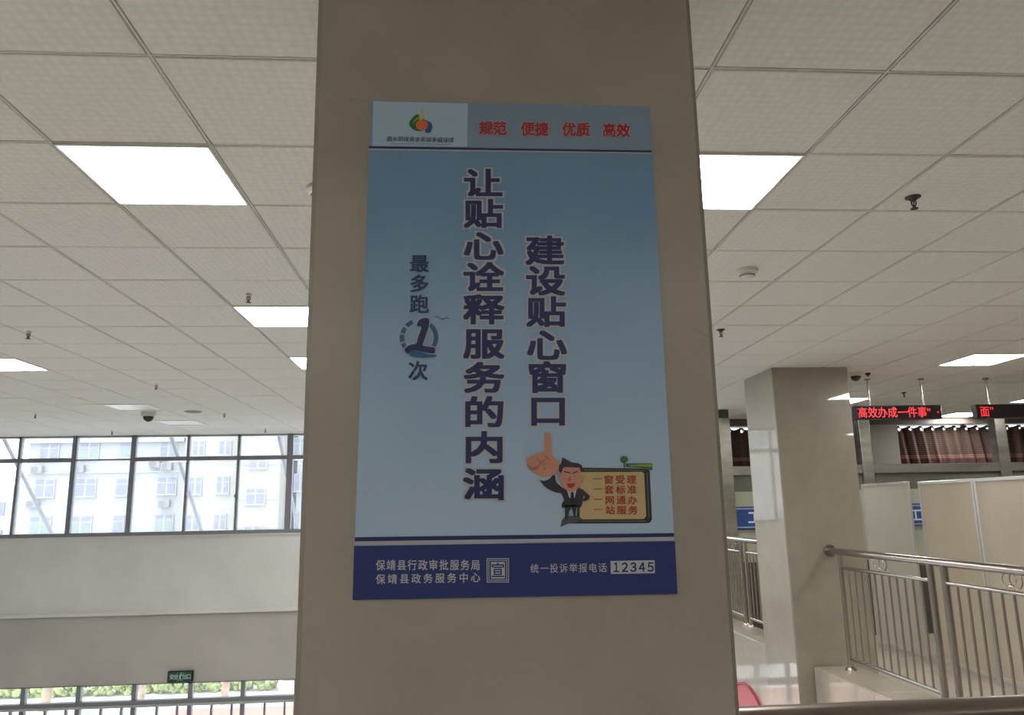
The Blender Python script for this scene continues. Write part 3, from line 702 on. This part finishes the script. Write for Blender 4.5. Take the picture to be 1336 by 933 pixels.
# ------------------------------------------------------------------ stainless framed service counter front
YC = 11.15
fr_ = thing('counter_screen', 'stainless steel framed counter front with posts and cross beam below the curtains', 'screen', (6.2, YC, FL))
for x in (3.945, 6.09, 8.235, 10.38):
    p = bx('post', (x-.085, x+.085, YC, YC+.17, FL, 1.29), STEELM, fr_, .006)
    bx('post_capital', (x-.075, x+.075, YC+.01, YC+.16, 1.29, H-.004), mat('dark post capital', (.10, .09, .075), .5, .4), p)
for a, b_ in ((4.03, 6.005), (6.175, 8.15), (8.32, 10.295), (10.465, 12.4)):
    bx('cross_beam', (a, b_, YC+.02, YC+.15, .445, .575), STEELM, fr_, .005)
    bx('upper_panel', (a, b_, YC+.06, YC+.10, .205, .445), mat('smoky panel', (.115, .115, .09), .3), fr_, label='darker smoky panel under the beam')
    bx('lower_panel', (a, b_, YC+.05, YC+.10, -.80, .205), GREENWALL, fr_)
    bx('base_panel', (a, b_, YC+.05, YC+.10, FL, -.80), mat('dark counter base', (.06, .05, .045), .5), fr_)
def blue_sign(x0, x1, cells, label):
    k = thing('blue_sign', label, 'sign', ((x0+x1)/2, YC+.02, -.17))
    bx('panel', (x0, x1, YC+.022, YC+.045, -.335, -.01), BLUE, k)
    bx('border', (x0, x1, YC+.012, YC+.02, -.05, -.03), SIGNB, k); bx('border', (x0, x1, YC+.012, YC+.02, -.315, -.295), SIGNB, k)
    letters('lettering', cells, SIGNW, k, fr(YC+.014), .025)
blue_sign(4.03, 5.9, [('工', 4.30, -.165, .21, .2)], 'blue window sign with a white character, left of the second column')
blue_sign(6.4, 8.0, [('工', 6.74, -.175, .2, .2)], 'blue sign glimpsed in the gap between the partition panels')

# ------------------------------------------------------------------ curtains and their windows
cm = mat('brown striped curtain', (.12, .06, .045), .9); n, l, b = nodes(cm)
tc = n.new('ShaderNodeTexCoord'); sx = n.new('ShaderNodeSeparateXYZ')
rp = n.new('ShaderNodeValToRGB'); rp.color_ramp.interpolation = 'CONSTANT'
mr = n.new('ShaderNodeMapRange'); mr.inputs['From Min'].default_value = .3; mr.inputs['From Max'].default_value = 1.3
e = rp.color_ramp.elements; e[0].position = 0; e[0].color = (.075, .026, .022, 1); e[1].position = .43; e[1].color = (.19, .10, .08, 1)
q = e.new(.50); q.color = (.08, .045, .034, 1)
wv = n.new('ShaderNodeMath'); wv.operation = 'SINE'; ml = n.new('ShaderNodeMath'); ml.operation = 'MULTIPLY'; ml.inputs[1].default_value = 2*math.pi/.034
gt = n.new('ShaderNodeMath'); gt.operation = 'MULTIPLY_ADD'; gt.inputs[1].default_value = .3; gt.inputs[2].default_value = .7
mxx = n.new('ShaderNodeVectorMath'); mxx.operation = 'SCALE'
l.new(tc.outputs['Object'], sx.inputs[0]); l.new(sx.outputs[2], mr.inputs[0]); l.new(mr.outputs[0], rp.inputs[0])
l.new(sx.outputs[2], ml.inputs[0]); l.new(ml.outputs[0], wv.inputs[0]); l.new(wv.outputs[0], gt.inputs[0])
l.new(rp.outputs[0], mxx.inputs[0]); l.new(gt.outputs[0], mxx.inputs['Scale']); l.new(mxx.outputs[0], b.inputs['Base Color'])
def curtain(x0, x1, n_f, label, slant=0):
    k = thing('curtain', label, 'curtain', ((x0+x1)/2, YB+.2, 1.25))
    bm = bmesh.new(); yc = YB+.2; NX = int((x1-x0)/.0155); NZ = 52; z0, z1 = .25, 1.292
    holes = [x0+(x1-x0)*(i+.5)/n_f for i in range(n_f)]; rows = []
    for a in range(NX+1):
        x = x0+(x1-x0)*a/NX; col_ = []
        for c in range(NZ+1):
            z = z0+(z1-z0)*c/NZ; t = (z1-z)/(z1-z0)
            ph = 2*math.pi*(x-x0)/(x1-x0)*n_f
            y = yc+.045*math.cos(ph)*(.75+.25*t)+.008*math.sin(3*ph+x*5)
            zz = z-(.014*(1-math.cos(ph+math.pi))*(c/NZ)**8)
            col_.append(bm.verts.new((x+slant*t, y, zz)))
        rows.append(col_)
    for a in range(NX):
        for c in range(NZ):
            xm = x0+(x1-x0)*(a+.5)/NX; zm = z0+(z1-z0)*(c+.5)/NZ
            if any((xm-h_)**2+(zm-1.235)**2 < .018**2 for h_ in holes): continue
            bm.faces.new((rows[a][c], rows[a+1][c], rows[a+1][c+1], rows[a][c+1]))
    obj('curtain_cloth', bm, cm, k, smooth=True)
    for h_ in holes:
        bm = bmesh.new(); ring(bm, (h_, yc-.048, 1.235), .027, .005, (0, 1, 0), 14, 6); obj('grommet', bm, STEEL, k, smooth=True)
curtain(4.22, 6.85, 12, 'brown curtain in the rear window left of the second column')
curtain(7.42, 9.22, 9, 'brown curtain drawn between the white wall and the steel post, slanting folds', .12)
curtain(9.36, 11.6, 10, 'brown curtain at the right edge beyond the steel post')
for i, (x0, x1) in enumerate(((4.2, 6.75), (7.4, 11.7))):
    w3 = empty('window_%d' % (3+i), ((x0+x1)/2, YB+.35, .8), kind='structure')
    bx('pane', (x0-.1, x1+.1, YB+.42, YB+.426, .3, 1.45), GLASS, w3)
    bx('sill', (x0-.1, x1+.1, YB+.36, YB+.5, .26, .32), ALUL, w3)
    for q in range(4): bx('mullion', (x0+(x1-x0)*q/3-.03, x0+(x1-x0)*q/3+.03, YB+.38, YB+.44, .3, 1.4), ALU, w3)
bx('floor_edge', (4.2, XR, YB+.12, YW+.2, FL, .26), PAINT_SHADE, wb)

# ------------------------------------------------------------------ partition panels
def partition(y0, y1, zt, m, label, dx=0):
    x = 5.5+dx; k = thing('partition_panel', label, 'partition', (x, (y0+y1)/2, FL), 'gallery partition panels')
    w = .035
    bx('board', (x+.006, x+.022, y0+w, y1-w, FL+.1, zt-w), m, k, label='plain board')
    for nm, q in (('stile', (x, x+.03, y0, y0+w, FL, zt)), ('stile', (x, x+.03, y1-w, y1, FL, zt)), ('top_edging', (x, x+.03, y0+w, y1-w, zt-w, zt)), ('bottom_edging', (x, x+.03, y0+w, y1-w, FL+.06, FL+.1))):
        bx(nm, q, PALU, k, .003)
partition(9.21, 10.33, .26, OFFW, 'off-white partition panel nearest the second column')
partition(8.0, 9.0, .245, CREAM, 'cream partition panel in the middle of the three')
partition(6.97, 7.99, .243, PINKC, 'pinkish cream partition panel at the right edge of the photo')
partition(5.9, 6.96, .243, CREAM, 'cream partition panel out of the photo beyond the right edge')

# solid red disc set on the fascia
k = thing('red_disc', 'round red disc with pale lettering low on the fascia beside the poster column', 'sign', (3.44, 9.62, -2.84))
bm = bmesh.new(); tube(bm, (3.425, 9.62, -2.84), (3.44, 9.62, -2.84), .75, 48); obj('disc', bm, REDS, k, smooth=True)
bm = bmesh.new(); ring(bm, (3.423, 9.62, -2.84), .73, .012, (1, 0, 0), 48, 6); obj('rim', bm, mat('dark red rim', (.3, .03, .05), .4), k, smooth=True)
letters('lettering', [('服', 9.55, -2.42, .22, .22), ('务', 9.85, -2.42, .22, .22)], PINKW, k, lambda u, v: Vector((3.421, 2*9.5-u, v)), .02, out=(-1, 0, 0))

# ------------------------------------------------------------------ outside
ground = bx('ground', (-70, 60, 14.4, 120, -6.6, -6.05), noisy(mat('pale paving', (.6, .58, .54), .8), (.55, .53, .5), (.66, .64, .6), .6), None, kind='structure')
FAC = noisy(mat('white rendered facade', (.29, .298, .302), .8), (.285, .292, .296), (.30, .306, .31), .3)
FACY = noisy(mat('cream rendered facade', (.30, .29, .262), .8), (.293, .284, .256), (.307, .297, .268), .3)
FWIN = mat('pale lavender window glass', (.165, .175, .215), .6); FGRN = mat('pale green window glass', (.175, .215, .20), .6); FFR = mat('white window frame', (.31, .31, .31), .6)
BACU = mat('air conditioner casing', (.2, .195, .19), .6)
def bwin(parent, r, Y, green=False, cols=2):
    x0, y0, x1, y1 = r; a = at(x0, y0, Y); b_ = at(x1, y1, Y); X0, X1, Z1, Z0 = a.x, b_.x, a.z, b_.z
    w = bx('window', (X0, X1, Y-.12, Y+.05, Z0, Z1), FFR, parent)
    nC = cols; t = .07; zt = Z0+(Z1-Z0)*.68
    for c in range(nC):
        u0 = X0+(X1-X0)*c/nC+t; u1 = X0+(X1-X0)*(c+1)/nC-t
        bx('pane', (u0, u1, Y-.14, Y-.12, Z0+t, zt-t), FGRN if green else FWIN, w)
        bx('pane', (u0, u1, Y-.14, Y-.12, zt+t*.3, Z1-t), FWIN, w)
    bx('sill', (X0-.06, X1+.06, Y-.2, Y, Z0-.07, Z0), FFR, parent)
def acu(parent, x, y, Y):
    p = at(x, y, Y); w = bx('air_conditioner', (p.x-.45, p.x+.45, Y-.5, Y-.1, p.z-.3, p.z+.3), BACU, parent, .03)
    bm = bmesh.new(); tube(bm, (p.x-.12, Y-.5, p.z), (p.x-.12, Y-.52, p.z), .24, 18); obj('fan_grille', bm, mat('fan grille', (.13, .13, .135), .6), w, smooth=True)
YF = 65
b1 = thing('office_building', 'white office block across the street with rows of paired windows', 'building', (-24, YF, -6))
xa, xb, xc_, xd = at(37, 600, YF).x, at(241, 600, YF).x, at(311, 600, YF).x, at(381, 600, YF).x
bx('facade', (xa, xb, YF, YF+14, -6.05, 6.0), FAC, b1); bx('parapet', (xa-.3, xb, YF-.35, YF+14, 6.0, 6.35), FAC, b1)
bx('string_course', (xa, xb, YF-.12, YF, 3.55, 3.7), FAC, b1)
for r in ((53, 578, 77, 599), (105, 577, 129, 599), (210, 576, 231, 596)): bwin(b1, r, YF, r[0] == 105)
bwin(b1, (157, 577, 173, 597), YF, True, 1)
for r in ((47, 625, 71, 649), (99, 624, 125, 648), (206, 622, 230, 645)): bwin(b1, r, YF)
bwin(b1, (152, 624, 166, 647), YF, False, 1)
for r in ((40, 674, 66, 697), (92, 673, 119, 698), (202, 671, 226, 693)): bwin(b1, r, YF, True)
bwin(b1, (148, 672, 161, 697), YF, False, 1)
for q in ((51, 613), (105, 612), (45, 658), (204, 606), (219, 609), (216, 657)): acu(b1, *q, YF)
for z in (-3.3, -6): bx('string_course', (xa, xb, YF-.1, YF, z, z+.12), FAC, b1)
b2 = thing('apartment_building', 'cream block with narrow windows behind the tall mullions near the column', 'building', (-17, YF-1, -6))
Y2 = YF-1.5; xb2 = at(241, 600, Y2).x; xc2 = at(311, 600, Y2).x
bx('facade', (xb2, xc2, Y2, Y2+14, -6.05, 9.0), FACY, b2); bx('parapet', (xb2-.2, xc2, Y2-.3, Y2+14, 9.0, 9.4), FACY, b2)
for r in ((252, 575, 267, 595), (286, 575, 302, 594), (247, 622, 263, 645), (283, 621, 299, 644), (243, 671, 260, 692), (279, 671, 295, 691)): bwin(b2, r, Y2)
b3 = thing('stair_tower', 'cream stair tower beside the cream block, its windows set half a storey lower', 'building', (-13, YF-2, -6))
Y3 = YF-2.5; xc3 = at(310, 600, Y3).x; xd3 = at(381, 600, Y3).x
xd3_ = xd3-.9
bx('facade', (xc3, xd3_, Y3, Y3+14, -6.05, 10.5), FACY, b3); bx('parapet', (xc3, xd3_, Y3-.3, Y3+14, 10.5, 10.9), FACY, b3)
for r in ((325, 597, 349, 611), (321, 637, 346, 658), (318, 686, 343, 706)): bwin(b3, r, Y3)
for z in (3.9, 1.2, -1.0): bx('string_course', (xc3, xd3_, Y3-.06, Y3, z, z+.08), FACY, b3)
b4 = thing('side_wing', 'white wing of windows right beside the stair tower, cut by the column', 'building', (-8, YF, -6))
Y4 = YF; xd4 = at(381, 600, Y4).x+.1; xd3_ = 0
bx('facade', (xd4+.35, xd4+30, Y4, Y4+14, -6.05, 9.0), FAC, b4)
for k_ in range(8):
    for y in (571, 618, 668): bwin(b4, (384+k_*30, y, 400+k_*30, y+23), Y4)
b5 = thing('low_building', 'low pinkish building far off at the left edge', 'building', (-50, 85, -6))
x5 = at(22, 640, 85).x
bx('facade', (x5-25, x5, 85, 95, -6.05, at(10, 634, 85).z), mat('pinkish tile facade', (.4, .36, .34), .8), b5)
for q in range(4):
    for zz in range(3): bx('window', (x5-2.4-q*3, x5-1-q*3, 84.9, 85.05, -.8+zz*-2.8+1.2, .6+zz*-2.8+1.2), FWIN, b5)

# canopy tie rods just outside the glass
ca = thing('canopy', 'outdoor entrance canopy hung on slanting grey tie rods seen through the windows', 'canopy', (-5, 15.5, -2))
for X in (-11.2, -8.26, -5.29, -3.34, -.4, 2.5):
    tb('tie_rod', (X, 14.3, 1.475+.3*.86), (X, 17.6, 1.475-3.0*.86), .035, mat('grey tie rod', (.17, .175, .2), .6), ca, 10)
bx('canopy_slab', (-12, 3, 14.3, 17.7, -1.55, -1.25), mat('canopy soffit', (.75, .75, .75), .6), ca)

# street side planting, fence, trees, kiosk boards
HEDGE = noisy(mat('yellow green hedge leaves', (.3, .42, .1), .8), (.22, .3, .1), (.5, .55, .26), 9, bump=1)
def hedge(x0, x1, y, h_, label):
    bm = bmesh.new(); NX = int((x1-x0)/.12)
    for a in range(NX*5):
        p = Vector((random.uniform(x0, x1), y+random.uniform(-.25, .25), -6.05+random.uniform(.05, h_)))
        bmesh.ops.create_icosphere(bm, subdivisions=1, radius=random.uniform(.08, .17), matrix=Matrix.Translation(p))
    o = obj('hedge', bm, HEDGE); o['label'] = label; o['category'] = 'hedge'; return o
hedge(-16, -6.4, 29.5, .55, 'yellow-green clipped hedge seen through the lower windows')
FEN = mat('green mesh fence', (.25, .5, .3), .6); FENW = mat('white fence bar', (.85, .84, .8), .6)
fe = thing('street_fence', 'white and green street fence behind the hedge', 'fence', (-11, 30.2, -6))
for i in range(8):
    x = -17+i*1.35
    bx('post', (x-.05, x+.05, 30.15, 30.25, -6.05, -4.9), FENW, fe)
    if i < 7:
        bx('panel', (x+.1, x+1.25, 30.18, 30.2, -5.9, -5.05), FEN if i % 2 else mat('pale mesh panel', (.75, .72, .6), .7), fe)
        bx('rail', (x, x+1.35, 30.16, 30.22, -5.02, -4.95), FENW, fe)
BARK = noisy(mat('pale brown bark', (.42, .3, .24), .9), (.36, .25, .2), (.5, .38, .3), 6)
LEAF = noisy(mat('tree leaves', (.12, .25, .06), .8), (.08, .18, .04), (.2, .34, .1), 6)
def tree(x, y, r_, label):
    k = thing('street_tree', label, 'tree', (x, y, -6.05))
    bm = bmesh.new(); tube(bm, (x, y, -6.05), (x+.15, y, -3.9), r_, 10, r_*.7); obj('trunk', bm, BARK, k, smooth=True)
    bm = bmesh.new()
    for a in range(5):
        t = a*1.257; tube(bm, (x+.15, y, -4.1), (x+.15+.7*math.cos(t), y+.7*math.sin(t), -3.1), r_*.4, 7, r_*.2)
    obj('branch', bm, BARK, k, smooth=True)
    bm = bmesh.new()
    for a in range(420):
        d = Vector((random.gauss(0, 1), random.gauss(0, 1), random.gauss(0, 1))).normalized()*random.uniform(.3, 1)
        p = Vector((x+.15, y, -2.95))+Vector((d.x*1.0, d.y*1.0, d.z*.8))
        bmesh.ops.create_icosphere(bm, subdivisions=1, radius=random.uniform(.07, .16), matrix=Matrix.Translation(p))
    obj('crown', bm, LEAF, k)
tree(-13.3, 27.4, .16, 'street tree with reddish trunk at the left of the lower windows')
tree(-10.4, 27.6, .12, 'street tree in the middle of the lower windows')
tree(-7.7, 27.5, .14, 'street tree trunk just below the exit sign')
kb_ = thing('street_kiosk', 'white roadside booth with a small green-framed window below the column edge', 'booth', (-5.2, 29, -6))
bx('body', (-6.2, -2.5, 28.6, 30, -6.05, -4.2), mat('white booth wall', (.85, .84, .82), .7), kb_)
bx('window', (-6.05, -5.55, 28.56, 28.6, -5.6, -4.95), FGRN, kb_)
bx('counter', (-4.9, -3.0, 28.45, 28.6, -5.55, -5.42), mat('brown booth counter', (.4, .28, .25), .6), kb_)
bx('awning', (-5.0, -2.7, 28.2, 28.6, -5.0, -4.92), mat('grey booth awning', (.5, .5, .52), .6), kb_)
rp_ = bx('paving_1', (-9, -2, 20, 26.9, -6.05, -6.03), mat('reddish paving', (.42, .20, .16), .8), None, kind='structure')
gp_ = bx('paving_2', (-20, -9, 20, 27.2, -6.05, -6.03), noisy(mat('mossy paving', (.27, .31, .25), .8), (.22, .28, .2), (.34, .36, .31), 1.5), None, kind='structure')
